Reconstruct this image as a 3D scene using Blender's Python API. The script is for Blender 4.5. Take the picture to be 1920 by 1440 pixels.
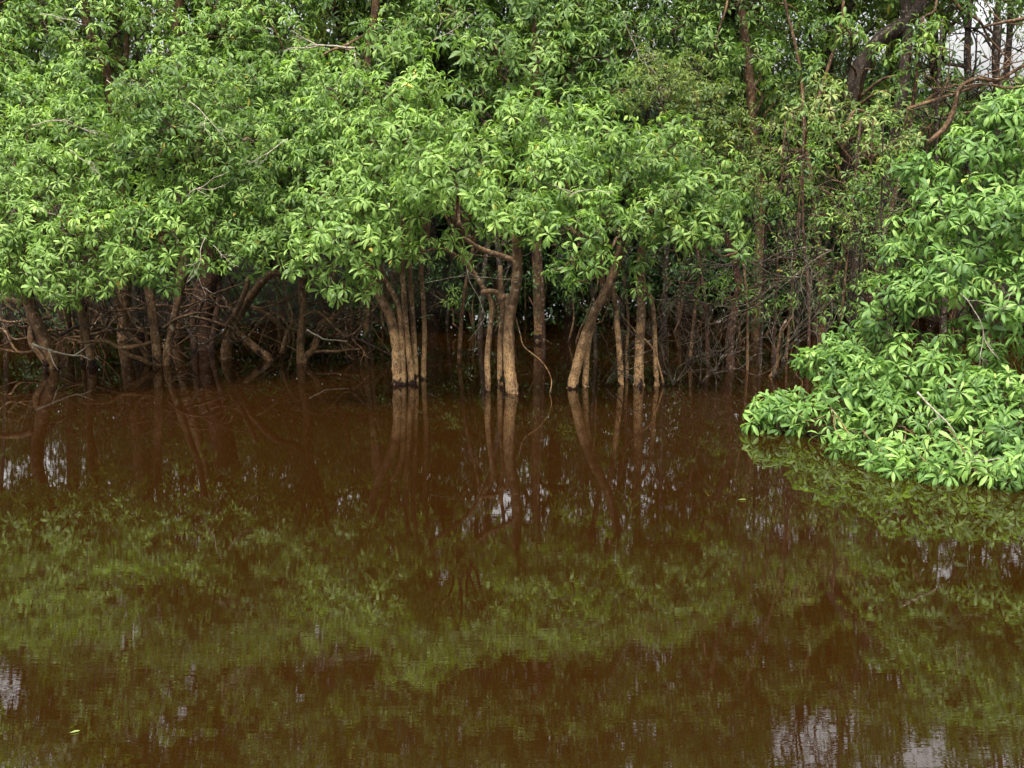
import bpy, math, random
import numpy as np
from mathutils import Vector

random.seed(11)
rng = np.random.default_rng(11)
S = bpy.context.scene
COL = S.collection
for o in list(bpy.data.objects):
    bpy.data.objects.remove(o)

# ------------------------------------------------------------------ camera
F = 2160.0                      # focal length in photo pixels (1920 wide)
CAMH = 2.5
TH = math.atan(430.0 / F)       # pitch below the horizon
cd = bpy.data.cameras.new('camera'); cam = bpy.data.objects.new('camera', cd)
COL.objects.link(cam); S.camera = cam
cam.location = (0, 0, CAMH)
cam.rotation_euler = (math.pi / 2 - TH, 0, 0)
cd.sensor_width = 36.0; cd.lens = F / 1920 * 36.0
cd.clip_start = 0.1; cd.clip_end = 2000

# ------------------------------------------------------------------ world, sun, exposure
SUN_EL, SUN_AZ = math.radians(66), math.radians(200)      # azimuth from +Y clockwise: behind the camera, a little left
w = bpy.data.worlds.new('World'); S.world = w; w.use_nodes = True
nt = w.node_tree; nt.nodes.clear()
sky = nt.nodes.new('ShaderNodeTexSky'); sky.sky_type = 'NISHITA'; sky.sun_disc = False
sky.sun_elevation = SUN_EL; sky.sun_rotation = SUN_AZ
sky.air_density = 1.0; sky.dust_density = 4.0; sky.ozone_density = 1.0
hs = nt.nodes.new('ShaderNodeHueSaturation'); hs.inputs['Saturation'].default_value = 0.03
bg = nt.nodes.new('ShaderNodeBackground'); bg.inputs['Strength'].default_value = 0.15
wo = nt.nodes.new('ShaderNodeOutputWorld')
# overcast: the cloud deck is about three times brighter overhead than at the horizon
wtc = nt.nodes.new('ShaderNodeTexCoord'); wsx = nt.nodes.new('ShaderNodeSeparateXYZ')
wmr = nt.nodes.new('ShaderNodeMapRange'); wmr.inputs['To Min'].default_value = 0.52; wmr.inputs['To Max'].default_value = 1.65
wmx = nt.nodes.new('ShaderNodeMix'); wmx.data_type = 'RGBA'; wmx.blend_type = 'MULTIPLY'; wmx.inputs[0].default_value = 1.0
nt.links.new(wtc.outputs['Generated'], wsx.inputs[0]); nt.links.new(wsx.outputs['Z'], wmr.inputs['Value'])
nt.links.new(sky.outputs[0], hs.inputs['Color']); nt.links.new(hs.outputs[0], wmx.inputs[6]); nt.links.new(wmr.outputs[0], wmx.inputs[7])
nt.links.new(wmx.outputs[2], bg.inputs['Color'])
nt.links.new(bg.outputs[0], wo.inputs['Surface'])
sd = bpy.data.lights.new('sun', 'SUN'); sun = bpy.data.objects.new('sun', sd); COL.objects.link(sun)
sd.energy = 1.5; sd.angle = math.radians(11); sd.color = (1.0, 0.96, 0.88)
sdir = Vector((math.sin(SUN_AZ) * math.cos(SUN_EL), math.cos(SUN_AZ) * math.cos(SUN_EL), math.sin(SUN_EL)))
sun.rotation_euler = sdir.to_track_quat('Z', 'Y').to_euler()
S.view_settings.view_transform = 'Standard'; S.view_settings.look = 'None'
S.view_settings.gamma = 1.0; S.view_settings.use_curve_mapping = False
S.view_settings.exposure = 1.85
S.render.engine = 'CYCLES'
S.cycles.max_bounces = 6; S.cycles.transparent_max_bounces = 4

# ------------------------------------------------------------------ pixel helpers (photo pixels, 1920x1440)
CT, ST = math.cos(TH), math.sin(TH)
def ray(px, py):
    u = (720.0 - py) / F
    return (px - 960.0) / F, CT + ST * u, -ST + CT * u
def P(px, py, Y):
    x, y, z = ray(px, py); t = Y / y
    return np.array((x * t, Y, CAMH + z * t))
def W(px, py):                       # where the pixel meets the water
    x, y, z = ray(px, py); t = -CAMH / z
    return np.array((x * t, y * t, 0.0))
def mpp(Y): return Y / CT / F        # metres per photo pixel at distance Y
def project(p):
    x = p[:, 0]; y = p[:, 1]; z = p[:, 2] - CAMH
    fw = y * CT - z * ST; up = y * ST + z * CT
    return 960 + F * x / fw, 720 - F * up / fw, fw

# ------------------------------------------------------------------ materials
def mat(name):
    m = bpy.data.materials.new(name); m.use_nodes = True
    n = m.node_tree.nodes; n.clear()
    out = n.new('ShaderNodeOutputMaterial')
    return m, n, m.node_tree.links, out
def ramp(n, stops):
    r = n.new('ShaderNodeValToRGB'); e = r.color_ramp.elements
    e[0].position, e[0].color = stops[0][0], (*stops[0][1], 1)
    e[1].position, e[1].color = stops[-1][0], (*stops[-1][1], 1)
    for p, c in stops[1:-1]:
        k = e.new(p); k.color = (*c, 1)
    return r
def leaf_mat(name, dark, mid, light, yellow, rough=0.5):
    m, n, l, out = mat(name)
    a = n.new('ShaderNodeAttribute'); a.attribute_name = 'tint'
    r = ramp(n, [(0.0, dark), (0.45, mid), (0.9, light), (0.985, light), (1.0, yellow)])
    l.new(a.outputs['Fac'], r.inputs['Fac'])
    # a slightly paler midrib and mottling
    tc = n.new('ShaderNodeTexCoord'); nz = n.new('ShaderNodeTexNoise'); nz.inputs['Scale'].default_value = 22
    l.new(tc.outputs['Object'], nz.inputs['Vector'])
    mx = n.new('ShaderNodeMix'); mx.data_type = 'RGBA'; mx.blend_type = 'MULTIPLY'; mx.inputs[0].default_value = 0.5
    rr = ramp(n, [(0.3, (0.7, 0.75, 0.7)), (0.7, (1.15, 1.1, 1.05))])
    l.new(nz.outputs['Fac'], rr.inputs['Fac']); l.new(r.outputs[0], mx.inputs[6]); l.new(rr.outputs[0], mx.inputs[7])
    g = n.new('ShaderNodeNewGeometry')
    bk = n.new('ShaderNodeMix'); bk.data_type = 'RGBA'; bk.blend_type = 'MIX'
    l.new(g.outputs['Backfacing'], bk.inputs[0]); l.new(mx.outputs[2], bk.inputs[6])
    pale = n.new('ShaderNodeMix'); pale.data_type = 'RGBA'; pale.inputs[0].default_value = 0.25
    pale.inputs[7].default_value = (0.16, 0.2, 0.1, 1); l.new(mx.outputs[2], pale.inputs[6]); l.new(pale.outputs[2], bk.inputs[7])
    b = n.new('ShaderNodeBsdfPrincipled'); b.inputs['Roughness'].default_value = rough
    b.inputs['Specular IOR Level'].default_value = 0.28
    l.new(bk.outputs[2], b.inputs['Base Color'])
    t = n.new('ShaderNodeBsdfTranslucent')
    tcx = n.new('ShaderNodeMix'); tcx.data_type = 'RGBA'; tcx.blend_type = 'MULTIPLY'; tcx.inputs[0].default_value = 1
    tcx.inputs[7].default_value = (1.4, 1.55, 0.75, 1); l.new(mx.outputs[2], tcx.inputs[6]); l.new(tcx.outputs[2], t.inputs['Color'])
    ms = n.new('ShaderNodeMixShader'); ms.inputs[0].default_value = 0.40
    l.new(b.outputs[0], ms.inputs[1]); l.new(t.outputs[0], ms.inputs[2]); l.new(ms.outputs[0], out.inputs['Surface'])
    return m
LEAF = {
    'fresh': leaf_mat('leaf_fresh', (0.055, 0.095, 0.015), (0.128, 0.215, 0.042), (0.265, 0.380, 0.095), (0.40, 0.30, 0.05)),
    'bright': leaf_mat('leaf_bright', (0.042, 0.082, 0.014), (0.115, 0.200, 0.036), (0.250, 0.360, 0.082), (0.36, 0.28, 0.04)),
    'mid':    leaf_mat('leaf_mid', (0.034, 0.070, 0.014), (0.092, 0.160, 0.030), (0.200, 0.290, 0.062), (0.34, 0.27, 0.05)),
    'bush':   leaf_mat('leaf_bush', (0.042, 0.092, 0.020), (0.115, 0.210, 0.044), (0.240, 0.360, 0.092), (0.30, 0.36, 0.08)),
    'olive':  leaf_mat('leaf_olive', (0.040, 0.075, 0.015), (0.085, 0.125, 0.020), (0.165, 0.190, 0.030), (0.34, 0.26, 0.05)),
    'pale':   leaf_mat('leaf_pale', (0.070, 0.120, 0.035), (0.150, 0.210, 0.060), (0.270, 0.290, 0.095), (0.50, 0.28, 0.10)),
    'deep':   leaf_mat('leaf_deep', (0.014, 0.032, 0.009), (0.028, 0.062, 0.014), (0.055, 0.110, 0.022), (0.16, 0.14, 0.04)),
}
def bark_mat(name, c1, c2, mud, mud_h=0.55, red=0.0):
    m, n, l, out = mat(name)
    g = n.new('ShaderNodeNewGeometry'); tc = n.new('ShaderNodeTexCoord')
    mp = n.new('ShaderNodeMapping'); mp.inputs['Scale'].default_value = (1, 1, 0.6); l.new(g.outputs['Position'], mp.inputs[0])
    n1 = n.new('ShaderNodeTexNoise'); n1.inputs['Scale'].default_value = 30; n1.inputs['Detail'].default_value = 6; n1.inputs['Roughness'].default_value = 0.7
    l.new(mp.outputs[0], n1.inputs['Vector'])
    r1 = ramp(n, [(0.38, c1), (0.62, c2)]); l.new(n1.outputs['Fac'], r1.inputs['Fac'])
    # flood mud line
    sx = n.new('ShaderNodeSeparateXYZ'); l.new(g.outputs['Position'], sx.inputs[0])
    n2 = n.new('ShaderNodeTexNoise'); n2.inputs['Scale'].default_value = 9; n2.inputs['Detail'].default_value = 5; l.new(g.outputs['Position'], n2.inputs['Vector'])
    ma = n.new('ShaderNodeMath'); ma.operation = 'MULTIPLY_ADD'; ma.inputs[1].default_value = 0.7; l.new(n2.outputs['Fac'], ma.inputs[0]); l.new(sx.outputs['Z'], ma.inputs[2])
    mr = n.new('ShaderNodeMapRange'); mr.inputs['From Min'].default_value = mud_h + 0.55; mr.inputs['From Max'].default_value = mud_h + 0.05
    mr.inputs['To Min'].default_value = 0.0; mr.inputs['To Max'].default_value = 0.9; l.new(ma.outputs[0], mr.inputs['Value'])
    mx = n.new('ShaderNodeMix'); mx.data_type = 'RGBA'; l.new(mr.outputs[0], mx.inputs[0]); l.new(r1.outputs[0], mx.inputs[6])
    n3 = n.new('ShaderNodeTexNoise'); n3.inputs['Scale'].default_value = 60; n3.inputs['Detail'].default_value = 4; l.new(mp.outputs[0], n3.inputs['Vector'])
    r3 = ramp(n, [(0.40, tuple(0.38 * c for c in mud)), (0.5, mud), (0.75, tuple(1.25 * c for c in mud))]); l.new(n3.outputs['Fac'], r3.inputs['Fac'])
    l.new(r3.outputs[0], mx.inputs[7])
    # lichen flecks
    vo = n.new('ShaderNodeTexNoise'); vo.inputs['Scale'].default_value = 26; vo.inputs['Detail'].default_value = 2; l.new(g.outputs['Position'], vo.inputs['Vector'])
    rl = ramp(n, [(0.60, (0, 0, 0)), (0.68, (1, 1, 1))]); l.new(vo.outputs['Fac'], rl.inputs['Fac'])
    ml = n.new('ShaderNodeMath'); ml.operation = 'MULTIPLY'; ml.inputs[1].default_value = 0.35; l.new(rl.outputs[0], ml.inputs[0])
    mx2 = n.new('ShaderNodeMix'); mx2.data_type = 'RGBA'; l.new(ml.outputs[0], mx2.inputs[0]); l.new(mx.outputs[2], mx2.inputs[6]); mx2.inputs[7].default_value = (0.34, 0.32, 0.26, 1)
    # wet dark collar at the waterline
    mr2 = n.new('ShaderNodeMapRange'); mr2.inputs['From Min'].default_value = 0.35; mr2.inputs['From Max'].default_value = 0.40
    n4 = n.new('ShaderNodeMath'); n4.operation = 'MULTIPLY_ADD'; n4.inputs[1].default_value = 0.7; l.new(n2.outputs['Fac'], n4.inputs[0]); l.new(sx.outputs['Z'], n4.inputs[2])
    l.new(n4.outputs[0], mr2.inputs['Value'])
    mx3 = n.new('ShaderNodeMix'); mx3.data_type = 'RGBA'; l.new(mr2.outputs[0], mx3.inputs[0]); mx3.inputs[6].default_value = (0.022, 0.010, 0.008, 1); l.new(mx2.outputs[2], mx3.inputs[7])
    n5 = n.new('ShaderNodeTexNoise'); n5.inputs['Scale'].default_value = 6.5; n5.inputs['Detail'].default_value = 4; n5.inputs['Roughness'].default_value = 0.65; l.new(g.outputs['Position'], n5.inputs['Vector'])
    r5 = ramp(n, [(0.36, (0.48, 0.46, 0.44)), (0.52, (0.95, 0.95, 0.92)), (0.7, (1.12, 1.15, 1.05))]); l.new(n5.outputs['Fac'], r5.inputs['Fac'])
    mx5 = n.new('ShaderNodeMix'); mx5.data_type = 'RGBA'; mx5.blend_type = 'MULTIPLY'; mx5.inputs[0].default_value = 1; l.new(mx3.outputs[2], mx5.inputs[6]); l.new(r5.outputs[0], mx5.inputs[7])
    b = n.new('ShaderNodeBsdfPrincipled'); b.inputs['Roughness'].default_value = 0.85; b.inputs['Specular IOR Level'].default_value = 0.25
    l.new(mx5.outputs[2], b.inputs['Base Color'])
    bp = n.new('ShaderNodeBump'); bp.inputs['Strength'].default_value = 0.9; bp.inputs['Distance'].default_value = 0.016; l.new(n1.outputs['Fac'], bp.inputs['Height'])
    l.new(bp.outputs[0], b.inputs['Normal']); l.new(b.outputs[0], out.inputs['Surface'])
    return m
BARK = {
    'tan': bark_mat('bark_tan', (0.050, 0.027, 0.013), (0.150, 0.085, 0.042), (0.43, 0.25, 0.12)),
    'brown': bark_mat('bark_brown', (0.036, 0.018, 0.009), (0.125, 0.068, 0.032), (0.20, 0.105, 0.048), 0.3),
    'red': bark_mat('bark_red', (0.022, 0.010, 0.007), (0.085, 0.038, 0.020), (0.09, 0.044, 0.024), 0.2),
    'dark': bark_mat('bark_dark', (0.012, 0.008, 0.006), (0.050, 0.032, 0.022), (0.06, 0.038, 0.024), 0.2),  # dark tone also holds the understory shade of back trunks and saplings
    'twig': bark_mat('bark_twig', (0.028, 0.020, 0.013), (0.080, 0.060, 0.040), (0.26, 0.20, 0.14), -1.0),
    'dead': bark_mat('bark_dead', (0.16, 0.13, 0.10), (0.36, 0.31, 0.25), (0.42, 0.36, 0.28), -1.0),
}
def water_mat():
    m, n, l, out = mat('murky_water')
    b = n.new('ShaderNodeBsdfPrincipled'); b.inputs['Base Color'].default_value = (0.0108, 0.0039, 0.0007, 1)
    b.inputs['Roughness'].default_value = 0.0; b.inputs['IOR'].default_value = 1.8
    g = n.new('ShaderNodeNewGeometry')
    # ripple relief: broad soft swell patches, fine ripples whose strength changes over the pond
    mp = n.new('ShaderNodeMapping'); mp.inputs['Scale'].default_value = (0.22, 1.5, 1); l.new(g.outputs['Position'], mp.inputs[0])
    na = n.new('ShaderNodeTexNoise'); na.inputs['Scale'].default_value = 21.0; na.inputs['Detail'].default_value = 3; na.inputs['Distortion'].default_value = 0.3
    nb = n.new('ShaderNodeTexNoise'); nb.inputs['Scale'].default_value = 1.6; nb.inputs['Detail'].default_value = 2
    nc = n.new('ShaderNodeTexNoise'); nc.inputs['Scale'].default_value = 0.45; nc.inputs['Detail'].default_value = 2
    l.new(mp.outputs[0], na.inputs['Vector']); l.new(mp.outputs[0], nb.inputs['Vector']); l.new(mp.outputs[0], nc.inputs['Vector'])
    rp = n.new('ShaderNodeMapRange'); rp.inputs['From Min'].default_value = 0.35; rp.inputs['From Max'].default_value = 0.65
    rp.inputs['To Min'].default_value = 0.35; rp.inputs['To Max'].default_value = 1.0; l.new(nc.outputs['Fac'], rp.inputs['Value'])
    # ripples die out towards the sheltered trees
    sx = n.new('ShaderNodeSeparateXYZ'); l.new(g.outputs['Position'], sx.inputs[0])
    sh = n.new('ShaderNodeMapRange'); sh.inputs['From Min'].default_value = 6.5; sh.inputs['From Max'].default_value = 11.5
    sh.inputs['To Min'].default_value = 1.5; sh.inputs['To Max'].default_value = 0.2; l.new(sx.outputs['Y'], sh.inputs['Value'])
    m0 = n.new('ShaderNodeMath'); m0.operation = 'MULTIPLY'; l.new(rp.outputs[0], m0.inputs[0]); l.new(sh.outputs[0], m0.inputs[1])
    m1 = n.new('ShaderNodeMath'); m1.operation = 'MULTIPLY'; l.new(na.outputs['Fac'], m1.inputs[0]); l.new(m0.outputs[0], m1.inputs[1])
    b1 = n.new('ShaderNodeBump'); b1.inputs['Strength'].default_value = 1.0; b1.inputs['Distance'].default_value = 0.00014; l.new(m1.outputs[0], b1.inputs['Height'])
    b2 = n.new('ShaderNodeBump'); b2.inputs['Strength'].default_value = 1.0; b2.inputs['Distance'].default_value = 0.00022; l.new(nb.outputs['Fac'], b2.inputs['Height'])
    l.new(b1.outputs[0], b2.inputs['Normal']); l.new(b2.outputs[0], b.inputs['Normal'])
    l.new(b.outputs[0], out.inputs['Surface'])
    return m
def ground_mat():
    m, n, l, out = mat('forest_floor')
    g = n.new('ShaderNodeNewGeometry')
    a = n.new('ShaderNodeTexNoise'); a.inputs['Scale'].default_value = 6; a.inputs['Detail'].default_value = 8; l.new(g.outputs['Position'], a.inputs['Vector'])
    r = ramp(n, [(0.3, (0.012, 0.007, 0.004)), (0.55, (0.032, 0.019, 0.010)), (0.75, (0.03, 0.03, 0.012))]); l.new(a.outputs['Fac'], r.inputs['Fac'])
    b = n.new('ShaderNodeBsdfPrincipled'); b.inputs['Roughness'].default_value = 0.95; l.new(r.outputs[0], b.inputs['Base Color'])
    bp = n.new('ShaderNodeBump'); bp.inputs['Strength'].default_value = 0.8; bp.inputs['Distance'].default_value = 0.05; l.new(a.outputs['Fac'], bp.inputs['Height'])
    l.new(bp.outputs[0], b.inputs['Normal']); l.new(b.outputs[0], out.inputs['Surface'])
    return m

# ------------------------------------------------------------------ mesh helpers
def np_mesh(name, verts, tris, m, smooth=True, tint=None):
    me = bpy.data.meshes.new(name)
    verts = np.ascontiguousarray(verts, dtype=np.float32); tris = np.ascontiguousarray(tris, dtype=np.int32)
    k = tris.shape[1]
    me.vertices.add(len(verts)); me.vertices.foreach_set('co', verts.ravel())
    me.loops.add(tris.size); me.loops.foreach_set('vertex_index', tris.ravel())
    me.polygons.add(len(tris))
    me.polygons.foreach_set('loop_start', np.arange(0, tris.size, k, dtype=np.int32))
    me.polygons.foreach_set('use_smooth', np.full(len(tris), smooth, dtype=bool))
    me.update(calc_edges=True)
    if tint is not None:
        at = me.attributes.new('tint', 'FLOAT', 'POINT'); at.data.foreach_set('value', np.ascontiguousarray(tint, dtype=np.float32))
    me.materials.append(m)
    return me
def link(name, me, parent=None, label=None, kind=None, cat=None, group=None):
    o = bpy.data.objects.new(name, me); COL.objects.link(o)
    if parent is not None: o.parent = parent
    if label: o['label'] = label
    if kind: o['kind'] = kind
    if cat: o['category'] = cat
    if group: o['group'] = group
    return o
def thing(name, label, cat, loc, group=None):
    o = bpy.data.objects.new(name, None); COL.objects.link(o); o.location = tuple(loc)
    o.empty_display_size = 0.2
    o['label'] = label; o['category'] = cat
    if group: o['group'] = group
    return o

class Tubes:
    """collects tapered tubes as quads, relative to an origin"""
    def __init__(s, origin): s.v, s.f, s.n, s.o = [], [], 0, np.array(origin, float)
    def add(s, pts, rad, sides=8, rough=0.0, sub=4, flare=0.0):
        pts = np.asarray(pts, float)
        rad = np.asarray(rad, float)
        if len(pts) > 2 and sub > 1:      # Catmull-Rom
            a = np.vstack([2 * pts[0] - pts[1], pts, 2 * pts[-1] - pts[-2]]); out = []; ro = []
            for i in range(1, len(a) - 2):
                for t in np.arange(sub) / sub:
                    p0, p1, p2, p3 = a[i - 1], a[i], a[i + 1], a[i + 2]
                    out.append(0.5 * (2 * p1 + (p2 - p0) * t + (2 * p0 - 5 * p1 + 4 * p2 - p3) * t * t + (3 * p1 - p0 - 3 * p2 + p3) * t ** 3))
                    ro.append(rad[i - 1] * (1 - t) + rad[i] * t)
            out.append(pts[-1]); ro.append(rad[-1]); pts = np.array(out); rad = np.array(ro)
        n = len(pts)
        tan = np.gradient(pts, axis=0); tan /= np.linalg.norm(tan, axis=1)[:, None] + 1e-9
        ref = np.array((0.31, 0.95, 0.05)) if abs(tan[0, 2]) > 0.5 else np.array((0.02, 0.1, 1.0))
        u = np.cross(tan, ref); u /= np.linalg.norm(u, axis=1)[:, None] + 1e-9
        v = np.cross(tan, u)
        ang = np.arange(sides) * 2 * math.pi / sides
        rr = rad[:, None] * np.ones((n, sides))
        if rough > 0:
            lobes = 1 + rough * (0.6 * np.sin(ang * 3 + rng.uniform(0, 6)) + 0.4 * np.sin(ang * 5 + rng.uniform(0, 6)))[None, :]
            bump = 1 + rough * 0.8 * rng.normal(0, 1, (n, 1)) * 0.5 + rough * 0.35 * rng.normal(0, 1, (n, sides))
            rr = rr * lobes * bump
        ring = pts[:, None, :] + rr[:, :, None] * (np.cos(ang)[None, :, None] * u[:, None, :] + np.sin(ang)[None, :, None] * v[:, None, :])
        s.v.append(ring.reshape(-1, 3))
        i = np.arange(n - 1)[:, None] * sides; j = np.arange(sides)[None, :]; k = (j + 1) % sides
        q = np.stack([i + j, i + k, i + sides + k, i + sides + j], -1).reshape(-1, 4) + s.n
        s.f.append(q)
        c = len(ring.reshape(-1, 3))
        # pointed ends
        s.v.append(np.array([pts[0], pts[-1] + tan[-1] * rad[-1] * 0.6]))
        a = np.arange(sides)
        s.f.append(np.stack([np.full(sides, c), (a + 1) % sides, a, a], -1) + s.n)
        b = (n - 1) * sides
        s.f.append(np.stack([b + a, b + (a + 1) % sides, np.full(sides, c + 1), np.full(sides, c + 1)], -1) + s.n)
        s.n += c + 2
        return s
    def build(s, name, m, parent=None, **kw):
        if not s.v: return None
        v = np.vstack(s.v) - s.o
        f = np.vstack(s.f)
        tri1 = f[:, [0, 1, 2]]; tri2 = f[:, [0, 2, 3]]
        tri2 = tri2[(tri2[:, 1] != tri2[:, 2]) & (tri2[:, 0] != tri2[:, 2])]
        me = np_mesh(name, v, np.vstack([tri1, tri2]), m)
        return link(name, me, parent, **kw)

# ------------------------------------------------------------------ leaves
def leaf_template(ns, bend, fold, wid, twist, blunt):
    """one leaf of unit length along +X, upper side +Z; ns cross sections"""
    s = {3: [0.28, 0.58, 0.84], 2: [0.38, 0.76], 1: [0.55]}[ns]
    prof = {3: [0.62, 1.0, 0.62 + 0.25 * blunt], 2: [0.85, 0.85], 1: [1.0]}[ns]
    ang = lambda t: 0.25 - bend * t
    def pos(t):
        q = np.linspace(0, t, 9); q = (q[1:] + q[:-1]) / 2
        return np.array((np.mean(np.cos(ang(q))) * t, 0, np.mean(np.sin(ang(q))) * t)) if t > 0 else np.zeros(3)
    V = [pos(0)]
    for t, p in zip(s, prof):
        c = pos(t); nrm = np.array((-math.sin(ang(t)), 0, math.cos(ang(t))))
        tw = twist * t
        side = np.array((0, 1, 0)) * math.cos(tw) + nrm * math.sin(tw)
        up = nrm * math.cos(tw) - np.array((0, 1, 0)) * math.sin(tw)
        h = wid * p * 0.5
        V += [c + side * h + up * h * fold, c, c - side * h + up * h * fold]
    V.append(pos(1.0))
    T = [(0, 2, 1), (0, 3, 2)]
    for k in range(ns - 1):
        a = 1 + 3 * k; b = a + 3
        T += [(a, a + 1, b + 1), (a, b + 1, b), (a + 1, a + 2, b + 2), (a + 1, b + 2, b + 1)]
    a = 1 + 3 * (ns - 1); e = len(V) - 1
    T += [(a, a + 1, e), (a + 1, a + 2, e)]
    return np.array(V), np.array(T)
NV = 14
TEMPL = {}
for ns in (1, 2, 3):
    r = random.Random(5)
    TEMPL[ns] = [leaf_template(ns, r.uniform(0.5, 1.8), r.uniform(0.15, 0.6), r.uniform(0.20, 0.30), r.uniform(-0.6, 0.6), r.uniform(0, 0.8)) for _ in range(NV)]
_leafmesh = {}
def leaf_data(kind, var, tq):
    key = (kind, var, tq)
    if key not in _leafmesh:
        V, T = TEMPL[3][var]
        _leafmesh[key] = np_mesh('leaf', V, T, LEAF[kind], tint=np.full(len(V), (tq + 0.5) / 8))
    return _leafmesh[key]

def norm(a): return a / (np.linalg.norm(a, axis=-1, keepdims=True) + 1e-9)

def whorls(pos, axis, size, nl=(6, 10), wide=(0.85, 1.75)):
    """pos, axis: (N,3) -> leaf frames: position, R(3x3 columns), length, tint"""
    N = len(pos)
    cnt = rng.integers(nl[0], nl[1] + 1, N)
    idx = np.repeat(np.arange(N), cnt)
    start = np.cumsum(cnt) - cnt
    k = np.arange(len(idx)) - start[idx]
    ph = (k / cnt[idx]) * 2 * math.pi + rng.uniform(0, 6.28, N)[idx] + rng.normal(0, 0.28, len(idx))
    a = norm(axis)
    ref = np.where(np.abs(a[:, 2:3]) > 0.9, np.array([[1.0, 0, 0]]), np.array([[0, 0, 1.0]]))
    u = norm(np.cross(a, ref)); v = np.cross(a, u)
    t = rng.uniform(wide[0], wide[1], len(idx))
    d = a[idx] * np.cos(t)[:, None] + (u[idx] * np.cos(ph)[:, None] + v[idx] * np.sin(ph)[:, None]) * np.sin(t)[:, None]
    d = norm(d + np.array((0, 0, -0.28)))
    # leaf upper side: mix of the whorl axis and world up
    up = a[idx] * 0.8 + np.array((0, 0, 0.6)) + rng.normal(0, 0.22, (len(idx), 3))
    side = norm(np.cross(up, d)); nz = np.cross(d, side)
    R = np.stack([d, side, nz], -1)
    L = size * rng.uniform(0.66, 1.2, len(idx)) * rng.uniform(0.72, 1.15, N)[idx]
    base = rng.normal(0.42, 0.21, N)
    tint = np.clip(base[idx] + rng.normal(0, 0.13, len(idx)), 0.02, 0.93)
    tint = np.where(rng.random(len(idx)) < 0.004, 1.0, tint)
    p = pos[idx] + d * 0.012 - a[idx] * (k * 0.003)[:, None]
    return p, R, L, tint

def joined_leaves(p, R, L, tint, ns, origin):
    var = rng.integers(0, NV, len(p))
    VV, TT, TI = [], [], []; off = 0
    for q in range(NV):
        s = np.nonzero(var == q)[0]
        if not len(s): continue
        V, T = TEMPL[ns][q]
        v = np.einsum('nij,kj->nki', R[s], V) * L[s][:, None, None] + p[s][:, None, :] - origin
        VV.append(v.reshape(-1, 3))
        TT.append((T[None] + (np.arange(len(s)) * len(V))[:, None, None] + off).reshape(-1, 3))
        TI.append(np.repeat(tint[s], len(V))); off += len(s) * len(V)
    return np.vstack(VV), np.vstack(TT), np.concatenate(TI)

def blob_points(c, r, spacing, flat=0.8, front=True, fill=0.25, topbias=0.5):
    """points on/in a lumpy ellipsoid with outward axes"""
    n = int(4 * math.pi * r * r / spacing ** 2 * 1.0)
    d = norm(rng.normal(0, 1, (n, 3)))
    wgt = 0.28 + 0.72 * np.clip(d @ np.array((0, -0.72, 0.66)), 0, 1) if front else 0.45 + 0.55 * np.clip(d[:, 2], 0, 1)
    wgt = np.where(d[:, 2] < -0.55, wgt * 0.5, wgt)
    d = d[rng.random(len(d)) < wgt * 1.15]
    n = len(d)
    lump = 1 + 0.16 * np.sin(d[:, 0] * 5 + rng.uniform(0, 6)) + 0.14 * np.sin(d[:, 1] * 6 + d[:, 2] * 4 + rng.uniform(0, 6)) + rng.normal(0, 0.07, n)
    depth = np.where(rng.random(n) < fill, rng.uniform(0.45, 0.9, n), 1.0)
    sc = np.array((1.0, 0.95, flat))
    p = np.array(c) + d * sc * (r * lump * depth)[:, None]
    ax = norm(d * np.array((0.9, 0.9, 0.7)) + np.array((0, -0.12, topbias)) + rng.normal(0, 0.18, (n, 3)))
    return p, ax

TREES = []        # deferred leaf sets so that visibility can be judged over the whole scene
def register(root, p, R, L, tint, kind, ns, parts=True, name='foliage'):
    TREES.append(dict(root=root, p=p, R=R, L=L, t=tint, kind=kind, ns=ns, parts=parts, name=name))

def wiggle(a, b, n, amp, sag=0.0):
    a = np.array(a, float); b = np.array(b, float); t = np.linspace(0, 1, n)[:, None]
    pts = a + (b - a) * t
    L = np.linalg.norm(b - a)
    pts[1:-1] += rng.normal(0, amp * L, (n - 2, 3))
    pts[:, 2] += (sag * L * np.sin(t[:, 0] * math.pi))
    return pts

def bare_branch(T, p, d, L, r, lvl=3, kids=3, droop=0.0, sides=5, wob=0.28):
    """crooked leafless branch with side twigs, all into one Tubes"""
    n = max(4, int(4 + L * 6)); pts = [np.array(p, float)]; d = norm(np.array(d, float)); cur = d.copy()
    for i in range(n):
        cur = norm(cur + rng.normal(0, wob, 3) * np.array((1, 0.7, 1)) + d * 0.25 + np.array((0, 0, -droop)))
        pts.append(pts[-1] + cur * L / n)
    pts = np.array(pts)
    T.add(pts, np.linspace(r, r * 0.4, len(pts)), sides=sides if lvl > 1 else 4, sub=2 if lvl > 1 else 1)
    tips = [(pts[-1], cur)]
    if lvl > 0:
        for _ in range(kids):
            i = random.randint(1, len(pts) - 2)
            side = norm(np.cross(pts[i + 1] - pts[i], rng.normal(0, 1, 3)))
            dd = norm(norm(pts[i + 1] - pts[i]) * 0.8 + side * random.uniform(0.5, 1.1))
            tips += bare_branch(T, pts[i], dd, L * random.uniform(0.35, 0.65), r * 0.6, lvl - 1, kids, droop, sides, wob)
    return tips

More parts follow.
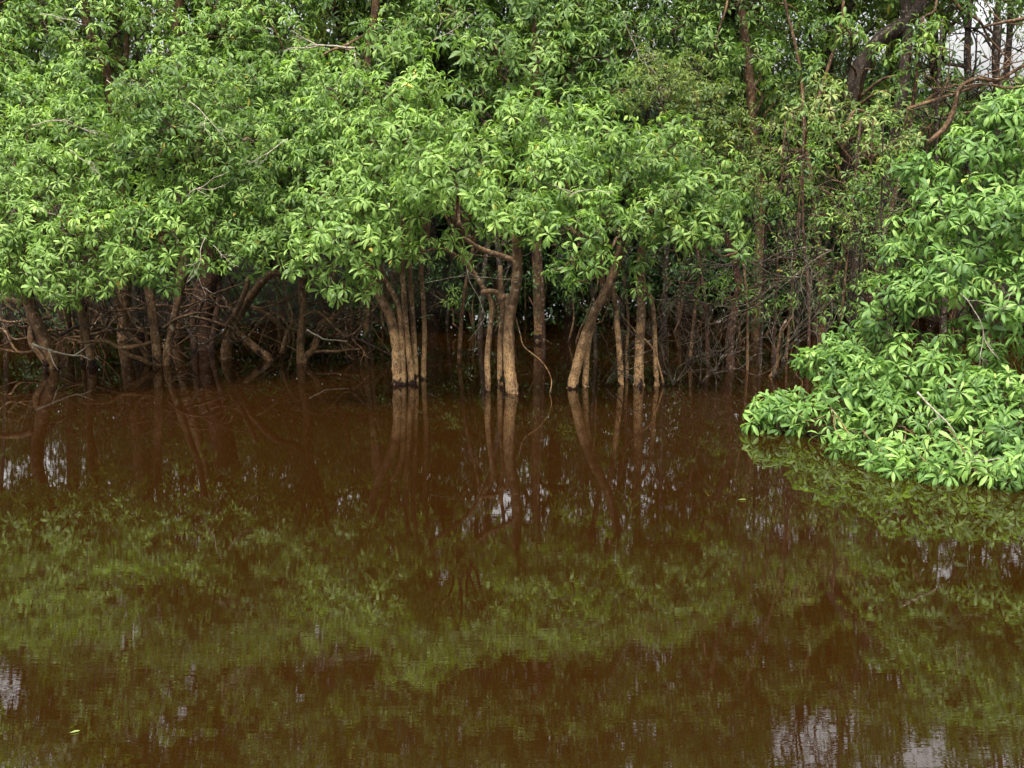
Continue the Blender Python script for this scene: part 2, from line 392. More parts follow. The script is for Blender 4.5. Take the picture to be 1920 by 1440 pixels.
STEM_PARTS = ('trunk', 'stem', 'branch')
def make_tree(name, label, base_px, stems, blobs, kind='bright', bark='tan', leaf=0.102, spacing=0.116, ns=3,
              group=None, parts=True, limb=0.022, yoff=0.0, cat='tree', twig_frac=0.35, base=None, anchor=None, rear=True, tangle=0):
    b = W(*base_px) if base is None else np.array(base, float)
    root = thing(name, label, cat, b, group)
    Y = b[1]; tops = []
    for st in stems:
        # (part, [(px,py[,dY])...], w0px, w1px)
        nm, pts, w0, w1 = st
        pp = []
        for q in pts:
            dy = q[2] if len(q) > 2 else 0.0
            pp.append(P(q[0], q[1], Y + dy))
        pp = np.array(pp)
        if pts[0][1] > 560 and nm != 'branch':       # roots in the water: carry on below the surface
            lo = pp[0].copy(); lo[2] = -0.6; pp = np.vstack([lo, pp])
        rad = np.linspace(w0, w1, len(pp)) * 0.5 * mpp(Y)
        big = w0 >= 14
        T = Tubes(b); T.add(pp, rad, sides=12 if big else 8, rough=0.10 if big else 0.07, sub=6)
        if nm != 'branch' and pts[0][1] > 640:        # ragged collar of fine roots at the waterline
            c0 = pp[1].copy(); c0[2] = 0.0
            for _ in range(14 if big else 7):
                an = random.uniform(0, 6.28); rr = rad[0] * random.uniform(0.8, 1.0)
                q0 = c0 + np.array((math.cos(an) * rr, math.sin(an) * rr, random.uniform(0.0, 0.03)))
                q1 = q0 + np.array((math.cos(an) * 0.02, math.sin(an) * 0.02, -0.08))
                T.add([q0, (q0 + q1) / 2 + (0, 0, 0.004), q1], [0.006, 0.008, 0.004], sides=4, sub=1)
        T.build(nm, BARK[bark], root)
        tops.append(pp[-1]); tops.append(pp[len(pp) // 2])
    if anchor is not None: tops = [np.array(a) for a in anchor]
    for _ in range(tangle):        # low arching side branches, each a part
        s0 = P(base_px[0] + random.uniform(-14, 14), random.uniform(560, 660), Y + random.uniform(-.1, .5))
        sg = random.choice((-1, 1)); T = Tubes(b); ln = random.uniform(.35, 1.3)
        q = [s0, s0 + (sg * ln * .3, random.uniform(-.15, .2), random.uniform(-.05, .22)), s0 + (sg * ln * .65, random.uniform(-.2, .3), random.uniform(-.25, .3)), s0 + (sg * ln, random.uniform(-.2, .3), random.uniform(-.5, .35))]
        q = [np.array((a[0], a[1], max(a[2], -.05))) for a in q]
        r1 = random.uniform(.008, .024)
        T.add(np.array(q) + rng.normal(0, .025, (4, 3)), np.linspace(r1, r1 * .45, 4), sides=7, rough=.1, sub=5)
        for _ in range(2): bare_branch(T, q[random.choice((1, 2))], (sg * random.uniform(-.3, 1), -.1, random.uniform(-.8, 1)), ln * .45, r1 * .4, 1, 2)
        T.build('branch', BARK[random.choice(('brown', 'dark', bark))], root)
    LB = Tubes(b); TW = Tubes(b); allp, alla = [], []
    for bl in blobs:
        px, py, r, dy = bl
        c = P(px, py, Y + dy); rm = r * mpp(Y + dy)
        if c[2] - rm * 0.8 < 0.02 and rm < 3: c[2] = max(c[2], 0.02 + rm * 0.35)
        p, ax = blob_points(c, rm, spacing)
        ok = p[:, 2] > 0.03; p, ax = p[ok], ax[ok]
        allp.append(p); alla.append(ax)
        if tops:
            dd = [np.linalg.norm(t - c) for t in tops]; s = tops[int(np.argmin(dd))]
            LB.add(wiggle(s, c, 6, 0.05, 0.06), np.linspace(limb, limb * 0.4, 6), sides=6, rough=0.05, sub=3)
            nb = max(3, int(rm * 9))
            hubs = []
            for _ in range(nb):
                e = p[random.randrange(len(p))] if len(p) else c
                e = c + (e - c) * 0.8
                LB.add(wiggle(c, e, 5, 0.07, 0.04), np.linspace(limb * 0.45, limb * 0.2, 5), sides=5, sub=2); hubs.append(c + (e - c) * 0.7)
            hubs = np.array(hubs)
            for q, aa in zip(p, ax):
                if rng.random() < twig_frac:
                    h = hubs[int(np.argmin(((hubs - q) ** 2).sum(1)))]
                    mid = (h + q) / 2 + rng.normal(0, 0.03, 3) + (0, 0, -0.02)
                    TW.add([h, mid, q], [0.005, 0.004, 0.0028], sides=3, sub=1)
    if LB.v: LB.build('limbs', BARK['brown'] if bark != 'twig' else BARK['twig'], root)
    if TW.v: TW.build('twigs', BARK['twig'], root, kind='stuff')
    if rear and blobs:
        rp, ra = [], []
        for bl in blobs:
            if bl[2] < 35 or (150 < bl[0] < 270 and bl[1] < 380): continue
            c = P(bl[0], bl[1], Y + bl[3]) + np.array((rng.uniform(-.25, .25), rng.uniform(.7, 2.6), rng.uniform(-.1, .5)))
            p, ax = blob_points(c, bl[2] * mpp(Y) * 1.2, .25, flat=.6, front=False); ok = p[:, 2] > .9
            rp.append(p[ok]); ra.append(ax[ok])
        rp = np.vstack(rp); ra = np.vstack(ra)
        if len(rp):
            lp, R, L, t = whorls(rp, ra, leaf * 1.5, nl=(5, 7)); register(root, lp, R, L, t, 'mid' if kind in ('bright', 'bush', 'fresh') else kind, 1, False)  # rear crown filler: darker green puts crown shade into the leaf colour
    if allp:
        p = np.vstack(allp); ax = np.vstack(alla)
        lp, R, L, t = whorls(p, ax, leaf)
        register(root, lp, R, L, t, kind, ns, parts)
    return root

exec_order_marker = None
# ================================================================== SETTING
def water():
    me = np_mesh('water', [(-160, -60, 0), (160, -60, 0), (160, 260, 0), (-160, 260, 0)], [(0, 1, 2), (0, 2, 3)], water_mat(), smooth=False)
    link('water', me, kind='structure', label='brown still water of the flooded forest with faint ripples')
water()
def ground():
    xs = np.concatenate([np.linspace(-900, -40, 8), np.linspace(-36, 36, 60), np.linspace(40, 900, 8)])
    ys = np.concatenate([np.linspace(-300, 8, 6), np.linspace(10, 60, 60), np.linspace(70, 1200, 8)])
    X, Y = np.meshgrid(xs, ys)
    shore = 19.0 + 2.2 * np.sin(X * 0.21 + 1) + 1.2 * np.sin(X * 0.53)
    Z = -1.2 + 1.9 / (1 + np.exp(-(Y - shore) / 1.0)) + 0.10 * np.sin(X * 1.7) * np.sin(Y * 1.3)
    Z = np.where(Y > 262, 1.0, Z)
    V = np.stack([X, Y, Z], -1).reshape(-1, 3); n, m = len(ys), len(xs)
    i = np.arange(n - 1)[:, None] * m + np.arange(m - 1)[None, :]
    q = np.stack([i, i + 1, i + m + 1, i + m], -1).reshape(-1, 4)
    me = np_mesh('ground', V, np.vstack([q[:, [0, 1, 2]], q[:, [0, 2, 3]]]), ground_mat())
    link('ground', me, kind='structure', label='muddy forest floor rising behind the flooded trees')
ground()
def unseen_blocker_wood():  # leafy wall behind the camera, added to keep low sky light out
    rb = random.Random(9); o = np.array((0, -26.0, 0)); pp, aa = [], []
    for k in range(620):
        x = rb.uniform(-58, 58); Yk = rb.uniform(-26, -20) + abs(x) * .12; z = rb.uniform(.5, 14)
        p, ax = blob_points(np.array((x, Yk, z)), rb.uniform(1.6, 2.6), .75, front=False, fill=.1); ok = p[:, 2] > 0; pp.append(p[ok]); aa.append(ax[ok])
    p, R, L, t = whorls(np.vstack(pp), np.vstack(aa), .6, nl=(3, 5))
    V, T, TI = joined_leaves(p, R, L, t, 1, o)
    ob = link('blocker_wood', np_mesh('blocker_wood', V, T, LEAF['mid'], tint=TI), None, 'unseen leafy forest behind the camera, added to block low sky light', 'stuff', 'forest'); ob.location = tuple(o)

# ================================================================== FRONT TREES (left tangle: its shade is put into darker bark)
make_tree('flooded_tree', 'thick leaning brown trunk at the far left of the tangle under low bright foliage', (100, 690), [
    ('trunk', [(98, 690), (88, 655), (70, 610), (52, 560), (40, 500, -.2), (60, 420, -.4)], 30, 22),
    ('branch', [(62, 600), (58, 640, -.1), (75, 665, -.1), (88, 685, -.1)], 12, 10),
    ('branch', [(45, 570), (0, 560), (-60, 565)], 14, 10)],
    [(20, 485, 85, -1.6), (100, 500, 80, -1.7), (60, 410, 90, -1.4), (165, 455, 75, -1.6), (110, 550, 38, -1.8), (170, 530, 34, -1.7), (20, 545, 34, -1.7),
     (-60, 470, 100, -1.5), (-120, 360, 130, -1.2), (30, 330, 80, -.9), (110, 330, 70, -.8), (185, 370, 40, -.9), (50, 250, 60, -.5), (235, 500, 48, -1.6)], kind='fresh', bark='brown', tangle=9)
make_tree('flooded_tree', 'pair of slim tan stems with pale waterline left of the crooked tangle', (172, 688), [
    ('trunk', [(172, 688), (163, 630), (152, 580), (145, 500, -.1), (150, 420, -.3)], 17, 12),
    ('stem', [(156, 690, .15), (153, 620, .15), (150, 560, .15), (160, 480, 0)], 10, 8)],
    [(150, 235, 75, -.2), (60, 190, 70, 0), (130, 170, 60, .1), (-40, 200, 90, 0), (190, 300, 45, -.3), (0, 140, 60, .3)], kind='bright', bark='brown', tangle=8)
make_tree('flooded_tree', 'forked brown tree with two straight stems rising beside a long arched low limb', (300, 684), [
    ('trunk', [(296, 686), (291, 630), (283, 570), (272, 500), (268, 420, -.3)], 19, 14),
    ('stem', [(312, 684), (318, 640), (326, 600), (340, 540), (352, 500, -.1), (360, 420, -.3)], 15, 12),
    ('branch', [(284, 684, -.2), (262, 672, -.3), (236, 664, -.3), (232, 652, -.3), (262, 648, -.35), (284, 642, -.3)], 9, 6),
    ('branch', [(262, 648, -.35), (225, 652, -.4), (200, 640, -.45), (165, 641, -.5), (146, 642, -.5)], 8, 5),
    ('branch', [(277, 645, -.2), (270, 615, -.25), (250, 596, -.3)], 6, 3),
    ('branch', [(277, 672, .2), (262, 645, .2), (236, 620, .25), (236, 590, .3), (222, 570, .3), (213, 545, .3)], 11, 8)],
    [(300, 440, 80, -1.5), (350, 390, 85, -1.2), (420, 430, 75, -1.2), (290, 505, 45, -1.7), (440, 485, 45, -1.3), (260, 420, 50, -1.4), (320, 540, 20, -1.7), (375, 500, 25, -1.6), (455, 370, 70, -1.0), (500, 440, 60, -1.3)], bark='brown', tangle=10)
make_tree('flooded_tree', 'broad fluted reddish trunk standing half hidden in the deepest shade of the left tangle', (385, 655), [
    ('trunk', [(382, 656), (378, 600), (385, 550), (400, 500), (405, 420)], 40, 46),
    ('stem', [(366, 654, -.15), (362, 600, -.15), (368, 550, -.1), (385, 500)], 12, 9),
    ('stem', [(398, 656, -.15), (404, 600, -.15), (412, 550, -.1), (404, 500)], 13, 9)],
    [(300, 200, 85, -2.2), (350, 260, 80, -2.4), (280, 280, 60, -2.5), (400, 190, 70, -2.0), (330, 140, 50, -1.8), (430, 280, 75, -2.4)], kind='mid', bark='red', limb=.03, tangle=7)
make_tree('flooded_tree', 'crooked tree whose thick curved limb arches up right from a stump in the left tangle', (424, 672), [
    ('trunk', [(424, 674), (426, 645), (440, 612), (452, 580), (470, 556), (492, 528), (512, 512), (545, 512, -.2), (575, 480, -.4)], 23, 10),
    ('stem', [(508, 682, -.1), (482, 655, -.1), (455, 632, -.05), (432, 612)], 17, 12),
    ('branch', [(425, 614, -.1), (445, 580, -.15), (460, 545, -.2), (466, 520, -.2)], 12, 9),
    ('branch', [(424, 612, -.1), (390, 600, -.15), (350, 592, -.2), (330, 588, -.2)], 7, 4)],
    [(500, 330, 90, -.8), (540, 410, 65, -1.2), (490, 250, 75, -.6), (560, 330, 70, -.9), (470, 170, 80, -.2), (540, 200, 70, -.3)], kind='mid', bark='brown', tangle=9)
make_tree('flooded_tree', 'slender V-shaped tree with one upright and one bent stem right of the arching limb', (568, 680), [
    ('trunk', [(564, 682), (564, 640), (568, 590), (566, 540), (572, 470, -.3)], 17, 13),
    ('stem', [(572, 680), (590, 650), (600, 610), (625, 595), (640, 570), (645, 530, -.2)], 13, 10),
    ('branch', [(528, 662, .1), (540, 620, .1), (555, 600, .1)], 9, 7)],
    [(590, 250, 80, -.6), (640, 190, 80, -.4), (610, 310, 60, -1.0), (560, 150, 55, 0), (680, 250, 60, -.8)], kind='bright', bark='brown', tangle=12)
# ================================================================== FRONT TREES (middle)
make_tree('flooded_tree', 'cluster of five upright stems sharing one pale mud-stained foot in the middle of the water', (757, 720), [
    ('trunk', [(746, 720), (744, 680), (743, 650), (730, 592), (707, 547), (690, 500), (670, 430, -.3)], 22, 15),
    ('stem', [(757, 719, -.03), (755, 670), (753, 633), (747, 573), (715, 510), (700, 440, -.2)], 12, 10),
    ('stem', [(771, 716, .02), (766, 660, .02), (762, 620, .02), (757, 550), (753, 467), (757, 400)], 13, 9),
    ('stem', [(779, 704, .15), (777, 650, .15), (774, 600, .15), (771, 550, .15), (767, 467), (775, 400)], 12, 9),
    ('stem', [(794, 702, .3), (796, 640, .3), (795, 590, .3), (790, 500, .2), (795, 430)], 11, 8),
    ('branch', [(752, 480), (740, 500, -.1), (738, 530, -.2), (722, 540, -.25)], 4, 2)],
    [(640, 450, 80, -1.3), (590, 480, 50, -1.4), (670, 510, 45, -1.4), (620, 535, 30, -1.5), (560, 505, 28, -1.4), (700, 400, 70, -1.1), (760, 440, 42, -1.0), (640, 370, 70, -1.0),
     (700, 320, 75, -.7), (790, 380, 60, -1.0), (690, 545, 22, -1.4), (730, 470, 30, -1.1), (765, 480, 22, -.8)], kind='fresh', spacing=.124, leaf=.116)
make_tree('flooded_tree', 'stout Y-forked pale trunk with a cut side stub, nearest tree in the middle', (958, 737), [
    ('trunk', [(961, 739), (957, 710), (954, 667), (955, 600), (966, 545), (970, 495), (968, 440, -.1)], 24, 17),
    ('branch', [(966, 490), (940, 480, -.05), (900, 466, -.15), (860, 440, -.3)], 12, 8),
    ('stem', [(953, 582, -.02), (938, 560, -.05), (930, 547, -.08)], 13, 10),
    ('branch', [(932, 549, -.08), (918, 546, -.12), (903, 548, -.15)], 10, 9),
    ('stem', [(915, 724, .1), (914, 667, .1), (921, 600, .1), (922, 570, .1), (912, 550, .1), (880, 500, .1), (840, 470), (800, 448)], 12, 8),
    ('stem', [(937, 708, .5), (938, 633, .5), (942, 583, .4), (938, 500, .3)], 11, 9),
    ('branch', [(966, 592, .05), (975, 625, 0), (983, 650, 0), (1013, 675, 0), (1030, 700, 0), (1034, 722, 0), (1026, 748, 0)], 2.4, 1.6)],
    [(850, 330, 85, -.9), (790, 350, 55, -1.0), (915, 375, 50, -1.1), (890, 400, 40, -1.2), (930, 420, 26, -1.3), (760, 270, 70, -.4), (760, 185, 65, 0), (800, 150, 45, .2), (830, 250, 55, -.2), (985, 430, 36, -.6), (980, 400, 40, -.4), (800, 470, 26, -.8), (850, 455, 30, -.7), (875, 480, 18, -.6)], kind='fresh', spacing=.124, leaf=.116)
make_tree('flooded_tree', 'two leaning tan stems bending right under the central foliage', (1085, 728), [
    ('trunk', [(1073, 731), (1081, 690), (1091, 650), (1112, 592), (1147, 523), (1170, 450, -.1)], 20, 16),
    ('stem', [(1097, 728, .1), (1099, 690, .1), (1101, 653, .1), (1112, 600, .15), (1130, 540, .15), (1120, 460)], 13, 10)],
    [(1050, 340, 80, -.6), (1020, 400, 45, -.9), (1080, 440, 60, -1.1), (1110, 490, 42, -1.2), (1050, 505, 26, -1.3), (1130, 400, 50, -1.0), (970, 230, 60, .2), (1030, 250, 70, 0), (1110, 250, 70, 0), (1050, 300, 50, -.5), (1080, 530, 14, -1.3)], spacing=.124, leaf=.116)
make_tree('flooded_tree', 'mud-stained trunk with three thin companion stems right of the middle', (1198, 723), [
    ('trunk', [(1198, 725), (1198, 690), (1200, 633), (1203, 587), (1201, 500), (1210, 430, -.1)], 20, 14),
    ('stem', [(1164, 722, .05), (1162, 670), (1158, 620), (1153, 567), (1149, 530), (1160, 460)], 12, 9),
    ('stem', [(1231, 724, 0), (1229, 680), (1228, 633), (1223, 567), (1208, 533), (1205, 480)], 10, 7),
    ('stem', [(1176, 712, .4), (1175, 660, .4), (1178, 600, .4), (1170, 520, .4)], 6, 5),
    ('branch', [(1245, 722), (1225, 655), (1190, 620), (1165, 590)], 4, 2)],
    [(1240, 300, 85, -.3), (1290, 370, 75, -.6), (1330, 430, 52, -.8), (1378, 475, 22, -1.0), (1230, 400, 60, -.7), (1200, 440, 45, -.6), (1370, 390, 40, -.7), (1270, 440, 40, -.9), (1190, 545, 22, -.6), (1205, 500, 24, -.5), (1170, 330, 60, -.2), (1350, 330, 50, -.4)],
    kind='mid', spacing=.124, leaf=.116)
# ================================================================== yellowish small-leaved tree behind right-middle
make_tree('small_leaved_tree', 'olive yellow small-leaved tree leaning out above the right-middle stems', (1372, 690), [
    ('trunk', [(1370, 692), (1368, 640), (1378, 580), (1384, 520), (1350, 400), (1320, 300)], 19, 12)],
    [(1230, 180, 65, .2), (1290, 150, 55, .6), (1330, 210, 70, .2), (1380, 260, 60, 0), (1400, 340, 45, -.2), (1300, 240, 60, .1), (1220, 130, 45, .8), (1430, 300, 35, 0)],
    rear=False, kind='olive', bark='red', leaf=.075, spacing=.095, ns=2)

# ================================================================== RIGHT BUSH (near)
make_tree('leaning_bush', 'large glossy green bush at the right edge drooping into the water', (1760, 790), [
    ('trunk', [(1830, 800, .6), (1840, 700, .6), (1860, 600, .6), (1880, 480, .5)], 22, 16),
    ('stem', [(1790, 800, .7), (1760, 740, .5), (1720, 640, .3)], 14, 8),
    ('branch', [(1790, 800, .4), (1700, 800, .1), (1600, 790, 0), (1500, 790, 0)], 12, 4)],
    [(1455, 790, 50, -.35), (1415, 808, 24, -.42), (1500, 745, 32, -.1), (1530, 800, 50, -.6), (1560, 690, 55, .0), (1510, 680, 28, .2), (1625, 640, 45, .2), (1620, 750, 80, -.4), (1620, 830, 45, -.9),
     (1720, 800, 85, -1.0), (1690, 855, 42, -1.5), (1775, 860, 45, -1.6), (1830, 820, 80, -1.3), (1900, 850, 55, -1.75), (1680, 880, 30, -1.9), (1750, 888, 36, -2.0), (1830, 885, 42, -2.1), (1905, 885, 42, -2.2), (1590, 845, 36, -1.3), (1640, 865, 36, -1.6), (1660, 720, 60, -.6), (1800, 740, 70, -1.1), (1920, 790, 80, -1.5), (1720, 690, 75, -.6), (1680, 540, 42, -.2), (1700, 430, 42, -.1), (1655, 600, 40, 0), (1565, 655, 36, .1), (1440, 765, 34, -.3), (1600, 700, 50, -.2), (1710, 310, 28, 0), (1930, 200, 50, 0), (1860, 215, 40, 0), (1830, 650, 65, -.6), (1700, 560, 55, -.3),
     (1790, 520, 85, -.5), (1900, 560, 85, -.9), (1760, 410, 70, -.2), (1870, 420, 95, -.5), (1730, 340, 45, 0), (1820, 290, 62, -.1), (1895, 240, 55, -.1), (2010, 400, 130, -.8), (2020, 620, 130, -1.1), (2030, 820, 110, -1.7), (2130, 500, 150, -1.0), (1960, 300, 80, -.3), (1860, 730, 60, -1.2), (1690, 480, 40, -.1)],
    kind='bush', leaf=.126, spacing=.115, bark='brown', cat='bush', limb=.010, rear=False)

# ================================================================== SECOND ROW (top band of the picture)
second = [
    ('second_row_tree', 'pale-limbed tree with narrow leaves in the top left corner behind the low mounds', (215, 620),
     [('trunk', [(232, 620), (235, 480), (222, 330), (212, 220), (200, 130), (165, 50), (150, -60)], 26, 14), ('branch', [(215, 240), (235, 120), (240, 30)], 12, 8)],
     [(90, 60, 90, -.6), (20, 30, 80, -.4), (160, 110, 60, -.8), (250, 60, 70, -.2), (120, -60, 110, 0), (250, -90, 120, .2), (-80, 80, 120, 0), (-100, -80, 160, .4), (0, -180, 150, .6), (180, 20, 60, -.4)], 'bright', .11),
    ('second_row_tree', 'leafy tree with fine pale twigs near the top left behind the rounded mounds', (400, 615),
     [('trunk', [(330, 615), (350, 450), (360, 300), (340, 160), (330, 60), (350, -80)], 22, 14)],
     [(420, 70, 90, -.4), (350, 110, 60, -.6), (490, 60, 80, -.3), (540, 110, 55, -.4), (400, -60, 110, .2), (530, -80, 120, .3), (300, 30, 55, -.2), (450, -200, 150, .8)], 'bright', .11),
    ('second_row_tree', 'tree with drooping narrow leaves at the top centre left behind the central mound', (720, 610),
     [('trunk', [(690, 610), (695, 400), (700, 250), (690, 120), (705, 0), (690, -100)], 20, 12), ('branch', [(705, 170, -.3), (670, 110, -.5), (640, 90, -.6), (600, 105, -.6)], 7, 4)],
     [(730, 95, 70, -.4), (790, 50, 75, -.2), (690, 140, 40, -.6), (860, 40, 60, -.1), (700, -80, 110, .3), (840, -100, 120, .4), (760, -230, 140, .8), (620, 30, 40, .4)], 'mid', .13),
    ('second_row_tree', 'dense darker green tree at the top centre right above the middle stems', (1000, 612),
     [('trunk', [(1010, 612), (1005, 400), (1008, 250), (1005, 100), (1010, -60)], 18, 12)],
     [(920, 100, 80, -.4), (900, 180, 50, -.6), (1000, 130, 75, -.4), (1090, 110, 75, -.3), (1160, 170, 60, -.5), (1080, 30, 75, 0), (1160, 60, 60, 0), (990, 30, 60, .2), (980, -90, 120, .5), (1130, -90, 120, .5), (1050, -220, 150, .9), (960, 190, 40, -.6)], 'mid', .13),
    ('second_row_tree', 'grey-green spreading tree at the top right of centre with hanging bare twigs', (1330, 610),
     [('trunk', [(1420, 610), (1425, 400), (1415, 250), (1400, 100), (1380, -60)], 22, 14)],
     [(1340, 90, 60, -.3), (1260, 60, 60, .2), (1420, 120, 60, -.2), (1470, 170, 45, -.2), (1400, 20, 80, .2), (1500, 60, 60, .2), (1330, -80, 110, .5), (1470, -110, 120, .6), (1240, -30, 90, .5), (1390, -240, 150, 1.0)], 'mid', .115),
    ('second_row_tree', 'pale yellowing tree with scattered leaves left of the near right bush', (1548, 640),
     [('trunk', [(1540, 640, -1), (1545, 560, -1), (1542, 500, -1), (1530, 430, -.9), (1520, 330, -.8), (1510, 260, -.6)], 15, 7),
      ('stem', [(1545, 560, -1), (1580, 480, -1), (1600, 400, -1), (1570, 310, -.9)], 8, 5),
      ('branch', [(1640, 345, -1), (1605, 310, -1), (1580, 280, -1), (1560, 250, -1)], 8, 4), ('branch', [(1640, 345, -1), (1610, 365, -1), (1565, 370, -1)], 7, 4),
      ('branch', [(1425, 276, -1), (1470, 284, -1), (1510, 281, -1), (1562, 292, -1), (1600, 312, -1)], 7, 3)],
     [(1500, 220, 38, -1.2), (1560, 210, 48, -1.2), (1620, 240, 42, -1.2), (1640, 280, 36, -1.3), (1700, 265, 38, -1.2), (1540, 160, 38, -.9), (1590, 410, 22, -1.2), (1670, 400, 20, -1.2), (1470, 290, 22, -1.1), (1500, 350, 24, -.9), (1610, 350, 26, -.9), (1570, 450, 20, -.9), (1450, 360, 26, -.8), (1530, 400, 18, -.8), (1460, 240, 30, -.9), (1650, 200, 34, -.9)], 'pale', .11),
    ('second_row_tree', 'dark-trunked tree with broad pale leaf tufts at the top right near the sky gap', (1600, 600),
     [('trunk', [(1610, 600, .4), (1600, 400, .4), (1592, 300, .3), (1596, 200, .2), (1612, 130, .2), (1650, 75, .1), (1700, 40, 0), (1760, -40, 0)], 40, 24),
      ('stem', [(1640, 600, .4), (1650, 440, .2), (1668, 300, .1), (1690, 180, 0), (1700, 60, 0), (1690, -80, 0)], 30, 18)],
     [(1570, 60, 45, -.4), (1640, 110, 32, -.6), (1720, 100, 42, -.7), (1700, 170, 36, -.6), (1740, 60, 32, -.5), (1560, -60, 80, .1), (1690, -80, 100, .2), (1620, -200, 140, .6), (1520, 120, 28, -.4), (1790, 15, 36, .2), (1905, 5, 42, .3), (1915, 175, 34, .1), (1785, 150, 32, .1), (1775, 225, 32, 0), (1845, 205, 26, 0), (1880, -90, 90, .3), (1800, -110, 80, .4)], 'mid', .125),
]
for nm, lb, bp, st, bls, kd, lf in second:
    bls = bls + [(bp[0] + random.uniform(-160, 160), -330 + random.uniform(-40, 20), 110, .7), (bp[0] + random.uniform(-200, 200), -400, 110, 1.2)]
    Ys = 15.6
    bx = P(bp[0], 620, Ys); bx[2] = -0.0
    make_tree(nm, lb, None, st, bls, kind=kd, bark='dark' if 'dark-trunked' in lb else 'brown', leaf=lf, spacing=.165, ns=2, base=bx, limb=.024, cat='tree')

# ================================================================== BACKGROUND FOREST
def where(x, Y):
    px = 960 + F * x / Y
    for lim, t in ((0, 'beyond the left edge of the tangle'), (330, 'behind the far left trunks'), (640, 'behind the arching limb and fluted trunk'), (860, 'behind the cluster of five stems'),
                   (1020, 'behind the Y-forked trunk'), (1150, 'behind the two leaning stems'), (1290, 'behind the mud-stained trunk and its thin companions'),
                   (1480, 'left of the yellowing tree'), (1700, 'around the pale yellowing tree'), (1920, 'behind the near glossy bush')):
        if px < lim: return t
    return 'beyond the right edge of the near bush'
def back_tree(x, Y, H, kind, crown, parts=False, nb=13, low=0.3, leaf=.17, sp=.24, bark='dark'):
    b = np.array((x, Y, 0.0)) if Y < 19 else np.array((x, Y, 0.0))
    root = thing('forest_tree', ('tall forest tree deep in the wood ' if Y > 23.5 else 'forest tree of the middle depth ' if Y > 19.3 else 'dark forest tree standing in water ') + where(x, Y), 'tree', b, 'trees of the wood behind')
    T = Tubes(b)
    top = np.array((x + random.uniform(-.8, .8), Y + random.uniform(-.5, .5), H * .8))
    m1 = np.array((x + random.uniform(-.3, .3), Y, H * .3))
    r0 = random.uniform(.07, .14)
    T.add([(x, Y, -1.5), (x, Y, 0), m1, (m1 + top) / 2 + rng.normal(0, .2, 3), top], [r0 * 1.2, r0, r0 * .85, r0 * .6, r0 * .3], sides=8, rough=.08, sub=4)
    T.build('trunk', BARK[bark], root)
    LB = Tubes(b); pp, aa, ls = [], [], []
    for k in range(nb):
        hz = H * (low + (1 - low) * (k + .5) / nb)
        rad = crown * (0.55 + .45 * math.sin(math.pi * min(1, (k + 1) / nb))) * random.uniform(.3, 1)
        an = random.uniform(0, 6.28)
        c = np.array((x + math.cos(an) * rad, Y + math.sin(an) * rad, hz)); r = random.uniform(.55, .95)
        gx, gy, _ = project(c[None]); gr = r * F / Y * .8
        if 1815 - gr < gx[0] < 1885 + gr and 35 - gr < gy[0] < 135 + gr: continue      # the opening to the sky at the top right
        hi = hz > 5.0
        p, ax = blob_points(c, r * (1.15 if hi else 1), sp * (1.45 if hi else 1), flat=.6, front=False, fill=.3)
        ok = p[:, 2] > .1; pp.append(p[ok]); aa.append(ax[ok]); ls.append(np.full(ok.sum(), 1.65 if hi else 1.0))
        s = np.array((x, Y, hz * .75)); s = m1 + (top - m1) * np.clip((hz * .75 - m1[2]) / (top[2] - m1[2]), 0, 1)
        LB.add(wiggle(s, c, 5, .06, .05), np.linspace(.035, .012, 5), sides=5, sub=2)
    LB.build('limbs', BARK[bark], root)
    p = np.vstack(pp); ax = np.vstack(aa)
    ls = np.concatenate(ls)
    for lv in (1.0, 1.65):
        q = ls == lv
        if q.any():
            lp, R, L, t = whorls(p[q], ax[q], leaf * lv, nl=(4, 6)); register(root, lp, R, L, t, kind, 1, parts)
rb = random.Random(3)
for row, (Y0, n, h0, h1, xs) in enumerate([(17.6, 12, 7.2, 9.6, 11.5), (21.0, 13, 9.5, 12.5, 14.0), (25.5, 12, 11, 14, 17)]):
    for i in range(n):
        x = -xs + 2 * xs * (i + .5) / n + rb.uniform(-.5, .5)
        Yb = Y0 + rb.uniform(-1, 1)
        pxx = 960 + F * x / Yb
        h = rb.uniform(h0, h1)
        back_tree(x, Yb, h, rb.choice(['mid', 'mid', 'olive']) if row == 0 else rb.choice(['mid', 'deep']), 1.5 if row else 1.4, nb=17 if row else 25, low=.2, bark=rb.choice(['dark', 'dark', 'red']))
# the far wood, read as one mass: leafy clumps from the bank up
def far_wood():
    o = np.array((0, 30.0, 0)); pp, aa = [], []
    for k in range(1000):
        Yk = rb.uniform(26, 34); x = rb.uniform(-26, 26); z = rb.uniform(0.3, 7.5)
        if k >= 760: Yk = rb.uniform(9, 25); x = rb.choice((-1, 1)) * rb.uniform(13 + Yk * .1, 24); z = rb.uniform(.3, 8.5)  # side clumps out of view, added to block low light from the sides
        elif k > 300: Yk = rb.uniform(22.5, 26); x = rb.uniform(-18, 18); z = rb.uniform(.3, 3.4)
        if 1790 < 960 + F * x / Yk < 1900 and z > 3: continue
        p, ax = blob_points(np.array((x, Yk, z)), rb.uniform(1.0, 1.6), .42, front=True, fill=.1); ok = p[:, 2] > 0; pp.append(p[ok]); aa.append(ax[ok])
    p, R, L, t = whorls(np.vstack(pp), np.vstack(aa), .34, nl=(3, 5))
    V, T, TI = joined_leaves(p, R, L, t, 1, o)
    ob = link('far_wood', np_mesh('far_wood', V, T, LEAF['deep'], tint=TI), None, 'dark mass of leafy forest far behind the flooded trees, with unseen side clumps added to block light', 'stuff', 'forest'); ob.location = tuple(o)
far_wood()
unseen_blocker_wood()
